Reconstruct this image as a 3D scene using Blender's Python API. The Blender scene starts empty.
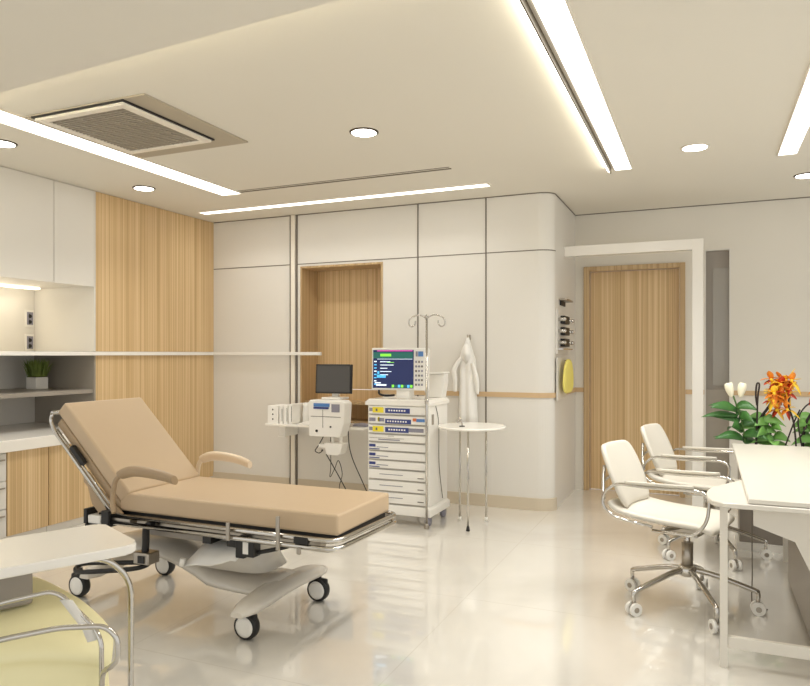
import bpy, bmesh, math, random
from mathutils import Vector, Matrix
random.seed(7)
sc = bpy.context.scene
COL = sc.collection
PI = math.pi

# ------------------------------------------------------------------ materials
MATS = {}
def srgb(r, g, b):
    f = lambda c: (c/255/12.92) if c/255 <= .04045 else ((c/255+.055)/1.055)**2.4
    return (f(r), f(g), f(b), 1)

def mat(name, col, rough=.5, metal=0, spec=.5, emit=0, coat=0, alpha=1, trans=0, vary=0, vscale=3, bump=0, bscale=20):
    m = bpy.data.materials.new(name); m.use_nodes = True
    nt = m.node_tree; b = nt.nodes['Principled BSDF']
    b.inputs['Base Color'].default_value = col
    b.inputs['Roughness'].default_value = rough
    b.inputs['Metallic'].default_value = metal
    b.inputs['Specular IOR Level'].default_value = spec
    b.inputs['Coat Weight'].default_value = coat
    b.inputs['Alpha'].default_value = alpha
    b.inputs['Transmission Weight'].default_value = trans
    if emit:
        b.inputs['Emission Color'].default_value = col
        b.inputs['Emission Strength'].default_value = emit
    tc = nt.nodes.new('ShaderNodeTexCoord')
    n = nt.nodes.new('ShaderNodeTexNoise'); n.inputs['Scale'].default_value = vscale
    n.inputs['Detail'].default_value = 4
    nt.links.new(tc.outputs['Object'], n.inputs['Vector'])
    r = nt.nodes.new('ShaderNodeMix'); r.data_type = 'RGBA'
    v = vary or .02
    r.inputs[6].default_value = tuple(c*(1-v) for c in col[:3])+(1,)
    r.inputs[7].default_value = tuple(min(1, c*(1+v)) for c in col[:3])+(1,)
    nt.links.new(n.outputs['Fac'], r.inputs[0])
    if not emit: nt.links.new(r.outputs[2], b.inputs['Base Color'])
    if bump:
        n2 = nt.nodes.new('ShaderNodeTexNoise'); n2.inputs['Scale'].default_value = bscale
        nt.links.new(tc.outputs['Object'], n2.inputs['Vector'])
        bp = nt.nodes.new('ShaderNodeBump'); bp.inputs['Strength'].default_value = bump
        bp.inputs['Distance'].default_value = .01
        nt.links.new(n2.outputs['Fac'], bp.inputs['Height']); nt.links.new(bp.outputs['Normal'], b.inputs['Normal'])
    MATS[name] = m
    return m

def wood(name, a, b_, c_):
    m = bpy.data.materials.new(name); m.use_nodes = True
    nt = m.node_tree; b = nt.nodes['Principled BSDF']
    b.inputs['Roughness'].default_value = .42
    tc = nt.nodes.new('ShaderNodeTexCoord')
    def noise(sx, sz, det):
        mp = nt.nodes.new('ShaderNodeMapping'); mp.inputs['Scale'].default_value = (sx, sx, sz)
        nt.links.new(tc.outputs['Object'], mp.inputs['Vector'])
        n = nt.nodes.new('ShaderNodeTexNoise'); n.inputs['Scale'].default_value = 1
        n.inputs['Detail'].default_value = det
        nt.links.new(mp.outputs['Vector'], n.inputs['Vector'])
        return n
    n1 = noise(72, .25, 3); n2 = noise(190, .8, 2)
    r1 = nt.nodes.new('ShaderNodeValToRGB')
    r1.color_ramp.elements[0].position = .34; r1.color_ramp.elements[0].color = a
    r1.color_ramp.elements[1].position = .66; r1.color_ramp.elements[1].color = c_
    e = r1.color_ramp.elements.new(.5); e.color = b_
    nt.links.new(n1.outputs['Fac'], r1.inputs['Fac'])
    mx = nt.nodes.new('ShaderNodeMix'); mx.data_type = 'RGBA'; mx.blend_type = 'OVERLAY'
    mx.inputs[0].default_value = .12
    nt.links.new(r1.outputs['Color'], mx.inputs[6]); nt.links.new(n2.outputs['Fac'], mx.inputs[7])
    nt.links.new(mx.outputs[2], b.inputs['Base Color'])
    bp = nt.nodes.new('ShaderNodeBump'); bp.inputs['Strength'].default_value = .35; bp.inputs['Distance'].default_value = .004
    nt.links.new(n1.outputs['Fac'], bp.inputs['Height']); nt.links.new(bp.outputs['Normal'], b.inputs['Normal'])
    MATS[name] = m
    return m

M_WALL = mat('wall_laminate', srgb(224, 220, 212), .38, spec=.4, vary=.015, vscale=1.5)
M_WALL2 = mat('wall_paint', srgb(224, 219, 208), .6, vary=.02, vscale=1.2)
M_CEIL = mat('ceiling_paint', srgb(226, 221, 209), .8, vary=.01, vscale=1)
M_SEAM = mat('seam_dark', srgb(120, 112, 102), .4, metal=.3)
M_BAND = mat('oak_band', srgb(205, 175, 135), .5, vary=.08, vscale=6)
M_BASE = mat('baseboard_tan', srgb(205, 192, 170), .45)
M_WOOD = wood('oak_panel', srgb(190, 158, 111), srgb(208, 177, 131), srgb(222, 195, 152))
M_WOODF = wood('oak_frame', srgb(174, 144, 104), srgb(190, 162, 120), srgb(202, 175, 135))
M_CAB = mat('cabinet_white', srgb(222, 218, 210), .3, vary=.01)
M_CABG = mat('cabinet_grey', srgb(158, 150, 138), .4)
M_GREY = mat('grey_laminate', srgb(150, 142, 132), .35)
M_GREYL = mat('grey_glass', srgb(158, 153, 144), .2, spec=.6)
M_TOP = mat('counter_white', srgb(240, 236, 228), .18)
M_WHITE = mat('white_plastic', srgb(238, 235, 228), .28, vary=.01)
M_IVORY = mat('ivory_leather', srgb(218, 212, 199), .42, bump=.05, bscale=60)
M_BASEP = mat('bed_base_plastic', srgb(214, 207, 195), .22, coat=.3)
M_TAN = mat('tan_vinyl', srgb(198, 174, 143), .42, vary=.03, vscale=4, bump=.06, bscale=9)
M_TANS = mat('tan_shell', srgb(172, 148, 118), .4)
M_ARM = mat('arm_pad_beige', srgb(230, 210, 182), .38)
M_CHROME = mat('chrome', srgb(198, 194, 187), .10, metal=1)
M_STEEL = mat('brushed_steel', srgb(170, 162, 150), .32, metal=1)
M_BLACK = mat('black_rubber', srgb(26, 24, 22), .5)
M_DARK = mat('dark_screen', srgb(72, 68, 62), .2)
M_YEL = mat('yellow_vinyl', srgb(240, 232, 186), .5, vary=.04, vscale=5, bump=.25, bscale=7)
M_YCL = mat('yellow_cloth', srgb(238, 224, 120), .7, vary=.08, vscale=20)
M_CLOTH = mat('white_cloth', srgb(242, 240, 235), .8, vary=.02, bump=.2, bscale=14)
M_LED = mat('led_panel', (1, .99, .965, 1), emit=2.6)
M_LEDW = mat('led_warm', (1, .90, .70, 1), emit=3)
M_COVE = mat('cove_led', (1, .95, .78, 1), emit=8.5)
M_DOWN = mat('downlight_lamp', (1, .96, .88, 1), emit=8)
M_RING = mat('ring_bronze', srgb(80, 70, 58), .3, metal=.8)
M_RINGW = mat('ring_white', srgb(235, 228, 215), .4)
M_VENTF = mat('vent_frame', srgb(176, 166, 148), .5)
M_VENTD = mat('vent_dark', srgb(70, 64, 57), .7)
M_VENTS = mat('vent_slat', srgb(172, 163, 147), .5)
M_TRIMD = mat('groove_dark', srgb(110, 100, 84), .6)
M_GREEN = mat('leaf_green', srgb(60, 108, 48), .4, vary=.25, vscale=12)
M_GREEN2 = mat('leaf_light', srgb(110, 160, 78), .45, vary=.25, vscale=12)
M_GRASS = mat('grass_green', srgb(128, 146, 70), .6, vary=.4, vscale=30)
M_STEM = mat('stem_green', srgb(70, 105, 45), .5)
M_TWIG = mat('twig_dark', srgb(38, 28, 24), .6)
M_PET = mat('petal_orange', srgb(240, 140, 40), .5, vary=.3, vscale=18)
M_PETR = mat('petal_red', srgb(190, 58, 22), .5, vary=.3, vscale=18)
M_PETY = mat('petal_yellow', srgb(250, 205, 50), .5, vary=.1, vscale=18)
M_PETW = mat('petal_white', srgb(246, 240, 216), .5, vary=.04, vscale=18)
M_SCR = mat('screen_navy', srgb(14, 26, 70), .2, emit=.6)
M_SCRG = mat('screen_green', srgb(120, 205, 60), .3, emit=.7)
M_SCRT = mat('screen_teal', srgb(22, 84, 74), .3, emit=.6)
M_SCRW = mat('screen_text', srgb(210, 225, 240), .3, emit=.8)
M_SCRC = mat('screen_cyan', srgb(70, 160, 210), .3, emit=.9)
M_SCRM = mat('screen_magenta', srgb(190, 70, 150), .3, emit=.8)
M_LY = mat('label_yellow', srgb(236, 218, 60), .5)
M_LB = mat('label_blue', srgb(58, 70, 130), .5)
M_LG = mat('label_grey', srgb(140, 138, 150), .5)
M_LBL = mat('label_light_blue', srgb(84, 130, 190), .5)
M_LO = mat('label_orange', srgb(215, 120, 70), .5)
M_SOIL = mat('soil', srgb(60, 46, 34), .9, vary=.3, vscale=30)
M_DESK = mat('desk_laminate', srgb(218, 212, 200), .3)
M_PAPER = mat('paper', srgb(244, 242, 236), .7)

def floor_mat():
    m = bpy.data.materials.new('polished_floor'); m.use_nodes = True
    nt = m.node_tree; b = nt.nodes['Principled BSDF']
    tc = nt.nodes.new('ShaderNodeTexCoord')
    n = nt.nodes.new('ShaderNodeTexNoise'); n.inputs['Scale'].default_value = .9; n.inputs['Detail'].default_value = 3
    n.inputs['Distortion'].default_value = 1.5
    nt.links.new(tc.outputs['Object'], n.inputs['Vector'])
    r = nt.nodes.new('ShaderNodeValToRGB')
    r.color_ramp.elements[0].position = .3; r.color_ramp.elements[0].color = srgb(214, 209, 199)
    r.color_ramp.elements[1].position = .7; r.color_ramp.elements[1].color = srgb(228, 224, 215)
    nt.links.new(n.outputs['Fac'], r.inputs['Fac'])
    br = nt.nodes.new('ShaderNodeTexBrick')
    br.offset = 0; br.inputs['Scale'].default_value = 1
    br.inputs['Mortar Size'].default_value = .0025; br.inputs['Brick Width'].default_value = 1.2; br.inputs['Row Height'].default_value = 1.2
    br.inputs['Mortar'].default_value = srgb(212, 206, 195)
    nt.links.new(tc.outputs['Object'], br.inputs['Vector'])
    nt.links.new(r.outputs['Color'], br.inputs['Color1']); nt.links.new(r.outputs['Color'], br.inputs['Color2'])
    nt.links.new(br.outputs['Color'], b.inputs['Base Color'])
    b.inputs['Roughness'].default_value = .12
    b.inputs['Specular IOR Level'].default_value = .9
    b.inputs['Coat Weight'].default_value = 1; b.inputs['Coat IOR'].default_value = 1.7; b.inputs['Coat Roughness'].default_value = .02
    return m
M_FLOOR = floor_mat()

# ------------------------------------------------------------------ mesh builder
W = {}
class MB:
    def __init__(s): s.bm = bmesh.new(); s.ms = []; s.cur = 0
    def m(s, material):
        if material not in s.ms: s.ms.append(material)
        s.cur = s.ms.index(material); return s
    def _f(s, vs, smooth=False):
        try: f = s.bm.faces.new(vs)
        except ValueError: return
        f.material_index = s.cur; f.smooth = smooth
    def box(s, x0, x1, y0, y1, z0, z1, rot=None, bev=0, seg=2):
        P = [Vector(p) for p in ((x0,y0,z0),(x1,y0,z0),(x1,y1,z0),(x0,y1,z0),(x0,y0,z1),(x1,y0,z1),(x1,y1,z1),(x0,y1,z1))]
        if rot: P = [rot @ p for p in P]
        v = [s.bm.verts.new(p) for p in P]
        n0 = len(s.bm.faces)
        fs = []
        for q in ((0,3,2,1),(4,5,6,7),(0,1,5,4),(1,2,6,5),(2,3,7,6),(3,0,4,7)):
            f = s.bm.faces.new([v[i] for i in q]); f.material_index = s.cur; fs.append(f)
        if bev:
            es = list({e for f in fs for e in f.edges})
            r = bmesh.ops.bevel(s.bm, geom=es, offset=bev, segments=seg, affect='EDGES', profile=.5, clamp_overlap=True)
            for f in r['faces']: f.material_index = s.cur; f.smooth = True
        return s
    def cyl(s, p0, p1, r0, r1=None, n=16, caps=True):
        p0 = Vector(p0); p1 = Vector(p1); r1 = r0 if r1 is None else r1
        d = (p1-p0).normalized(); a = d.orthogonal().normalized(); b = d.cross(a)
        A = [s.bm.verts.new(p0+(a*math.cos(2*PI*i/n)+b*math.sin(2*PI*i/n))*r0) for i in range(n)]
        B = [s.bm.verts.new(p1+(a*math.cos(2*PI*i/n)+b*math.sin(2*PI*i/n))*r1) for i in range(n)]
        for i in range(n): s._f([A[i], A[(i+1)%n], B[(i+1)%n], B[i]], True)
        if caps: s._f(A[::-1]); s._f(B)
        return s
    def tube(s, pts, r, n=8, closed=False, smooth=True, sub=5, flat=1.0):
        P = [Vector(p) for p in pts]
        if smooth and len(P) > 2: P = catmull(P, sub, closed)
        N = len(P); rings = []; up = None
        for i, p in enumerate(P):
            if closed: t = P[(i+1)%N]-P[i-1]
            else: t = P[min(i+1, N-1)]-P[max(i-1, 0)]
            t.normalize()
            if up is None: up = t.orthogonal().normalized()
            else:
                up = (up-t*up.dot(t))
                up = up.normalized() if up.length > 1e-6 else t.orthogonal().normalized()
            b = t.cross(up)
            rr = r(i/(N-1)) if callable(r) else r
            rings.append([s.bm.verts.new(p+(up*math.cos(2*PI*k/n)*flat+b*math.sin(2*PI*k/n))*rr) for k in range(n)])
        for i in range(N if closed else N-1):
            A, B = rings[i], rings[(i+1)%N]
            for k in range(n): s._f([A[k], A[(k+1)%n], B[(k+1)%n], B[k]], True)
        if not closed: s._f(rings[0][::-1]); s._f(rings[-1])
        return s
    def prism(s, poly, axis, a0, a1, bev=0, smooth=False):
        def P(u, v, a): return {'x': (a,u,v), 'y': (u,a,v), 'z': (u,v,a)}[axis]
        A = [s.bm.verts.new(P(u, v, a0)) for u, v in poly]; B = [s.bm.verts.new(P(u, v, a1)) for u, v in poly]
        n = len(poly); fs = [s.bm.faces.new(A), s.bm.faces.new(B[::-1])]
        for i in range(n): fs.append(s.bm.faces.new([A[(i+1)%n], A[i], B[i], B[(i+1)%n]]))
        for i, f in enumerate(fs):
            f.material_index = s.cur
            if smooth and i > 1: f.smooth = True
        if bev:
            es = list(fs[0].edges)+list(fs[1].edges)
            r = bmesh.ops.bevel(s.bm, geom=es, offset=bev, segments=2, affect='EDGES', clamp_overlap=True)
            for f in r['faces']: f.material_index = s.cur; f.smooth = True
        return s
    def quad(s, *P, smooth=False):
        s._f([s.bm.verts.new(p) for p in P], smooth); return s
    def ball(s, c, r, sc_=(1,1,1), u=14, v=9):
        c = Vector(c); rows = []
        for j in range(v+1):
            th = PI*j/v
            if j in (0, v): rows.append([s.bm.verts.new(c+Vector((0,0,r*math.cos(th)*sc_[2])))]); continue
            rows.append([s.bm.verts.new(c+Vector((r*math.sin(th)*math.cos(2*PI*i/u)*sc_[0], r*math.sin(th)*math.sin(2*PI*i/u)*sc_[1], r*math.cos(th)*sc_[2]))) for i in range(u)])
        for j in range(v):
            A, B = rows[j], rows[j+1]
            for i in range(u):
                if j == 0: s._f([A[0], B[i], B[(i+1)%u]], True)
                elif j == v-1: s._f([A[i], B[0], A[(i+1)%u]], True)
                else: s._f([A[i], B[i], B[(i+1)%u], A[(i+1)%u]], True)
        return s
    def lathe(s, prof, c, n=24, axis='z'):
        c = Vector(c); rows = []
        for r, z in prof:
            rows.append([s.bm.verts.new(c+(Vector((r*math.cos(2*PI*i/n), r*math.sin(2*PI*i/n), z)) if axis == 'z' else
                         Vector((r*math.cos(2*PI*i/n), z, r*math.sin(2*PI*i/n))) if axis == 'y' else Vector((z, r*math.cos(2*PI*i/n), r*math.sin(2*PI*i/n))))) for i in range(n)])
        for A, B in zip(rows, rows[1:]):
            for i in range(n): s._f([A[i], A[(i+1)%n], B[(i+1)%n], B[i]], True)
        s._f(rows[0][::-1]); s._f(rows[-1])
        return s
    def sheet(s, grid, thick=0, smooth=True):
        G = [[Vector(p) for p in row] for row in grid]
        def lay(off):
            return [[s.bm.verts.new(p+off[i][j]) for j, p in enumerate(row)] for i, row in enumerate(G)]
        nr, nc = len(G), len(G[0])
        nrm = []
        for i in range(nr):
            row = []
            for j in range(nc):
                a = G[min(i+1, nr-1)][j]-G[max(i-1, 0)][j]; b = G[i][min(j+1, nc-1)]-G[i][max(j-1, 0)]
                c = a.cross(b); row.append(c.normalized() if c.length > 1e-9 else Vector((0,0,1)))
            nrm.append(row)
        T = lay([[v*thick/2 for v in r] for r in nrm])
        for i in range(nr-1):
            for j in range(nc-1): s._f([T[i][j], T[i+1][j], T[i+1][j+1], T[i][j+1]], smooth)
        if thick:
            B = lay([[-v*thick/2 for v in r] for r in nrm])
            for i in range(nr-1):
                for j in range(nc-1): s._f([B[i][j], B[i][j+1], B[i+1][j+1], B[i+1][j]], smooth)
            for i in range(nr-1):
                s._f([T[i][0], B[i][0], B[i+1][0], T[i+1][0]], smooth); s._f([T[i][-1], T[i+1][-1], B[i+1][-1], B[i][-1]], smooth)
            for j in range(nc-1):
                s._f([T[0][j], T[0][j+1], B[0][j+1], B[0][j]], smooth); s._f([T[-1][j], B[-1][j], B[-1][j+1], T[-1][j+1]], smooth)
        return s
    def build(s, name, material=None, parent=None, label=None, kind=None, tag=None, bevel=0, subd=0):
        me = bpy.data.meshes.new(name)
        if material is not None and not s.ms: s.ms = [material]
        bmesh.ops.recalc_face_normals(s.bm, faces=s.bm.faces)
        o = bpy.data.objects.new(name, me)
        if parent is not None:
            o.parent = parent; T = W[parent]
            W[o] = T.copy(); s.bm.transform(T.inverted())
        else:
            xs = [v.co for v in s.bm.verts]
            c = Vector(((min(v.x for v in xs)+max(v.x for v in xs))/2, (min(v.y for v in xs)+max(v.y for v in xs))/2, min(v.z for v in xs)))
            if kind == 'structure': c = Vector((0,0,0))
            o.location = c; W[o] = Matrix.Translation(c); s.bm.transform(Matrix.Translation(-c))
        s.bm.to_mesh(me); s.bm.free()
        for m_ in s.ms: me.materials.append(m_)
        COL.objects.link(o)
        if bevel:
            b = o.modifiers.new('bevel', 'BEVEL'); b.width = bevel; b.segments = 2; b.limit_method = 'ANGLE'; b.angle_limit = math.radians(50)
        if subd:
            d = o.modifiers.new('sub', 'SUBSURF'); d.levels = subd; d.render_levels = subd
        if label: o['label'] = label
        if kind: o['kind'] = kind
        if tag: settag(o, *tag)
        return o

def catmull(P, sub, closed=False):
    out = []; N = len(P)
    rng = range(N) if closed else range(N-1)
    for i in rng:
        if closed: p0, p1, p2, p3 = P[i-1], P[i], P[(i+1)%N], P[(i+2)%N]
        else: p0, p1, p2, p3 = P[max(i-1, 0)], P[i], P[i+1], P[min(i+2, N-1)]
        for k in range(sub):
            t = k/sub
            out.append(.5*((2*p1)+(p2-p0)*t+(2*p0-5*p1+4*p2-p3)*t*t+(-p0+3*p1-3*p2+p3)*t**3))
    if not closed: out.append(P[-1])
    return out

def rounded(pts, r, n=4):
    """polyline with its corners rounded"""
    P = [Vector(p) for p in pts]; out = [P[0]]
    for i in range(1, len(P)-1):
        a = (P[i-1]-P[i]); b = (P[i+1]-P[i]); q = min(r, a.length*.45, b.length*.45)
        A = P[i]+a.normalized()*q; B = P[i]+b.normalized()*q
        for k in range(n+1):
            t = k/n; out.append((1-t)**2*A+2*t*(1-t)*P[i]+t*t*B)
    out.append(P[-1]); return out

def settag(o, label, cat, group=None):
    o['label'] = label; o['category'] = cat
    if group: o['group'] = group

def thing(name, loc, label, cat, group=None, rz=0):
    o = bpy.data.objects.new(name, None); COL.objects.link(o)
    o.empty_display_size = .1
    o.location = loc; o.rotation_euler = (0,0,rz)
    W[o] = Matrix.Translation(Vector(loc)) @ Matrix.Rotation(rz, 4, 'Z')
    settag(o, label, cat, group)
    return o

def kids(o): return [c for c in list(COL.objects) if c.parent == o]
def dup(o, loc=None, rz=None, label=None, parent=None):
    c = o.copy(); COL.objects.link(c)
    if parent is not None: c.parent = parent
    if loc is not None: c.location = loc
    if rz is not None: c.rotation_euler = (0,0,rz)
    if label: c['label'] = label
    for k in kids(o): dup(k, parent=c)
    return c

def struct(mb, name, material=None, parent=None, **k): return mb.build(name, material, parent, kind='structure', **k)

H = 2.7; BY = 5.85; DY = 6.95; SX = -1.175; LX = -4.70; LW = -5.42

# ------------------------------------------------------------------ setting
struct(MB().box(LW, 2.6, -1.6, 7.1, -.05, 0), 'floor', M_FLOOR)
struct(MB().box(LW, 2.6, -1.6, 7.1, H, H+.05), 'ceiling', M_CEIL)
struct(MB().box(LW-.06, LW, 1.2, BY+.4, 0, H), 'wall_left', M_WALL)
# lowered ceiling strip near the viewer, with a lip over its hidden cove lamp
b = MB(); ea, eb = 2.427, 2.125; b.prism([(LW+.002, -1.6), (-.66, -1.6), (-.66, eb-.125), (LW+.002, ea-.125)], 'z', 2.58, H-.002); b.prism([(LW+.002, ea-.125), (-.66, eb-.125), (-.66, eb), (LW+.002, ea)], 'z', 2.58, 2.60)
struct(b, 'trim_1', M_CEIL)

# back wall (with opening for the wooden recess) and rounded corner into the side wall
ox0, ox1, oz0, oz1 = -3.65, -2.752, .665, 2.19
b = MB()
b.box(LX-.02, ox0, BY, BY+.12, 0, H-.001); b.box(ox1, SX-.15, BY, BY+.12, 0, H-.001)
b.box(ox0, ox1, BY, BY+.12, oz1, H-.001); b.box(ox0, ox1, BY, BY+.12, 0, oz0)
struct(b, 'wall_back', M_WALL)
r = .15; ry = .11; arc = [(SX-r+r*math.sin(t*PI/2/10), BY+ry-ry*math.cos(t*PI/2/10)) for t in range(11)]
inner = [(SX-.12, BY+ry), (SX-r, BY+.05)]
b = MB(); b.prism(arc+inner, 'z', 0, H-.001); struct(b, 'wall_corner', M_WALL)
struct(MB().box(SX-.12, SX, BY+ry, DY+.1, 0, H-.001), 'wall_side', M_WALL)

def along(x0, x1, z0, z1, out, name, material, side=True):
    """a strip that follows the back wall, the round corner and the side wall"""
    R = r+out
    path = [(x0, BY-out)]+[(SX-r+R*math.sin(t*PI/2/10), BY+ry-(ry+out)*math.cos(t*PI/2/10)) for t in range(11)]
    inn = [(x0, BY+.001)]+[(SX-r+(r-.001)*math.sin(t*PI/2/10), BY+ry-(ry-.001)*math.cos(t*PI/2/10)) for t in range(11)]
    if side: path.append((SX+out, side)); inn.append((SX-.001, side))
    b = MB()
    for i in range(len(path)-1):
        q = [path[i], path[i+1], inn[i+1], inn[i]]
        b.prism(q, 'z', z0, z1, smooth=False)
    bmesh.ops.remove_doubles(b.bm, verts=b.bm.verts, dist=1e-5)
    return struct(b, name, material)
along(-2.752, 0, .958, 1.0, .012, 'trim_2', M_BAND, side=DY)
along(-2.60, 0, 0, .105, .014, 'baseboard_back', M_BASE, side=False)
along(LX, 0, 2.208, 2.216, .003, 'trim_3', M_SEAM, side=False)
b = MB()
for x in (-2.40, -1.757):
    b.box(x-.0055, x+.0055, BY-.006, BY+.002, 0, H-.002)
struct(b, 'trim_4', M_SEAM)
b = MB(); b.m(M_SEAM).box(-3.765, -3.745, BY-.012, BY+.002, 0, H-.002); b.m(M_RINGW).box(-3.745, -3.70, BY-.022, BY+.002, 0, H-.002)
b.m(M_SEAM).box(-3.70, -3.678, BY-.008, BY+.002, 0, H-.002)
struct(b, 'trim_5')
struct(MB().box(LX, -3.77, BY-.014, BY+.001, 0, .105).box(-3.67, -2.60, BY-.014, BY+.001, 0, .105), 'baseboard_left', M_BASE)

# door wall with openings
dx0, dx1, dz = -1.09, -.168, 2.18
gx0, gx1, gz = -.005, .215, 2.29
b = MB()
b.box(SX-.12, dx0, DY, DY+.12, 0, H-.001); b.box(dx0, dx1, DY, DY+.12, dz, H-.001); b.box(dx1, gx0, DY, DY+.12, 0, H-.001)
b.box(gx0, gx1, DY, DY+.12, gz, H-.001); b.box(gx1, 2.6, DY, DY+.12, 0, H-.001)
struct(b, 'wall_far', M_WALL2)
fr = MB(); fr.box(dx0, dx0+.05, DY-.03, DY+.1, 0, dz); fr.box(dx1-.05, dx1, DY-.03, DY+.1, 0, dz); fr.box(dx0+.05, dx1-.05, DY-.03, DY+.1, dz-.045, dz)
dr = struct(fr, 'door_1', M_WOODF, bevel=.004)
struct(MB().box(dx0+.054, dx1-.054, DY+.055, DY+.09, .005, dz-.049), 'door_leaf', M_WOOD, dr)
gl = MB(); gl.box(gx0, gx0+.012, DY-.008, DY+.1, 0, gz); gl.box(gx1-.012, gx1, DY-.008, DY+.1, 0, gz); gl.box(gx0+.012, gx1-.012, DY-.008, DY+.1, gz-.012, gz)
w1 = struct(gl, 'window_1', M_WALL)
g = MB(); g.m(M_GREY).box(gx0+.012, gx1-.012, DY+.05, DY+.08, 0, gz-.012); g.m(M_CABG).box(gx0+.012, gx1-.012, DY+.035, DY+.05, 0, 1.0)
struct(g, 'window_backing', None, w1)
struct(MB().box(.065, gx1-.012, DY+.04, DY+.05, 1.04, 2.12), 'window_pane', M_GREYL, w1)
struct(MB().box(gx1, 2.6, DY-.012, DY+.001, .958, 1.0).box(dx1+.002, gx0-.002, DY-.012, DY+.001, .958, 1.0).box(SX+.012, dx0-.002, DY-.012, DY+.001, .958, 1.0), 'trim_6', M_BAND)
struct(MB().box(gx1, 2.6, DY-.012, DY+.001, 0, .10).box(dx1+.002, gx0-.002, DY-.012, DY+.001, 0, .10), 'baseboard_far', M_BASE)
struct(MB().box(SX, 2.6, DY-.006, DY+.001, H-.008, H+.001).box(SX-.001, SX+.006, BY+ry, DY, H-.008, H+.001), 'trim_9', M_SEAM)
along(LX, 0, H-.008, H+.001, .005, 'trim_10', M_SEAM, side=False)
# white portal in front of the door
b = MB(); b.box(SX+.001, -.10, 6.36, 6.44, 2.215, 2.305); b.box(-.10, -.012, 6.36, 6.44, 0, 2.305)
struct(b, 'trim_7', M_TOP, bevel=.003)

# ceiling groove lines
struct(MB().box(-3.66, -1.72, 4.826, 4.846, H-.004, H+.001).box(-3.66, -1.72, 4.79, 4.797, H-.003, H+.001), 'trim_8', M_TRIMD)

# ------------------------------------------------------------------ lights
def strip(x0, x1, y0, y1, label, glow=None):
    t = thing('strip_light', ((x0+x1)/2, (y0+y1)/2, H), label, 'ceiling light', 'recessed strip lights')
    f = .008
    b = MB(); z0, z1 = H-.012, H-.0005
    b.box(x0-f, x0, y0-f, y1+f, z0, z1); b.box(x1, x1+f, y0-f, y1+f, z0, z1); b.box(x0, x1, y0-f, y0, z0, z1); b.box(x0, x1, y1, y1+f, z0, z1)
    b.build('housing', M_RINGW, t)
    MB().box(x0, x1, y0, y1, H-.008, H-.001).build('diffuser', M_LED, t)
    return t
strip(-3.80, -3.61, 1.9+.33, 4.85, 'long white strip light beside the square air vent, left side of ceiling')
t = strip(-.610, -.495, 2.25, 5.34, 'long white strip light down the middle of the ceiling')
b = MB(); b.m(M_TRIMD).box(-.642, -.634, 1.9, 5.30, H-.040, H-.0005); b.build('edge_lip', None, t, label='dark metal edge lip')
b = MB(); b.box(-.652, -.643, 1.95, 5.28, H-.036, H-.012); b.build('side_diffuser', M_COVE, t, label='warm side glowing edge')
strip(.46, .57, 2.5, 5.38, 'white strip light at the right edge of the ceiling')
strip(-4.47, -1.60, 5.345, 5.44, 'thin strip light running parallel to the back wall')
o = MB().prism([(LW+.2, ea-.105), (-.7, eb-.09), (-.7, eb-.055), (LW+.2, ea-.07)], 'z', 2.601, 2.617).build('cove_light', M_COVE)
settag(o, 'warm cove light tucked behind the lowered ceiling edge', 'ceiling light')

def down(x, y, label, ring=M_RING):
    t = thing('downlight', (x, y, H), label, 'ceiling light', 'round recessed downlights')
    MB().lathe([(.077, -.007), (.079, -.008), (.088, -.006), (.091, 0), (.077, 0)], (x, y, H), 28).build('trim_ring', ring, t)
    MB().cyl((x, y, H-.0075), (x, y, H-.001), .0765, n=28).build('lamp', M_DOWN, t)
down(-4.19, 3.098, 'round downlight over the white wall cabinets at the left edge')
down(-4.25, 4.403, 'round downlight above the fluted oak tall cabinet')
down(-1.932, 3.831, 'round downlight in the middle of the ceiling')
down(-.061, 4.978, 'white ringed downlight between the two long strip lights', M_RINGW)
down(.715, 6.1, 'round downlight near the far wall at the right edge')
# actual lamps inside the fittings
def area(name, loc, sx, sy, e, col=(1,.99,.96), rot=(0,0,0)):
    l = bpy.data.lights.new(name, 'AREA'); l.shape = 'RECTANGLE'; l.size = sx; l.size_y = sy; l.energy = e; l.color = col; l.spread = math.radians(125)
    o = bpy.data.objects.new(name, l); o.location = loc; o.rotation_euler = rot; COL.objects.link(o); return o
def spot(name, x, y, e):
    l = bpy.data.lights.new(name, 'SPOT'); l.energy = e; l.color = (1,.985,.95); l.spot_size = math.radians(95); l.spot_blend = .8; l.shadow_soft_size = .06
    o = bpy.data.objects.new(name, l); o.location = (x, y, H-.03); COL.objects.link(o); return o
LE = .33
area('lamp_strip_left', (-3.705, 3.5, H-.02), .15, 2.6, 30*LE)
area('lamp_strip_mid', (-.56, 3.8, H-.02), .12, 3.0, 50*LE)
area('lamp_strip_right', (.515, 3.9, H-.02), .1, 2.9, 45*LE)
area('lamp_strip_back', (-3.03, 5.39, H-.02), 2.8, .08, 16*LE)
for x, y in ((-4.19,3.098), (-4.25,4.403), (-1.932,3.831), (-.061,4.978), (.715,6.1)): spot('lamp_down', x, y, 12*LE)
area('lamp_under_cabinet', (-5.30, 3.7, 1.885), .04, .9, .9, (1,.88,.66))

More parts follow.
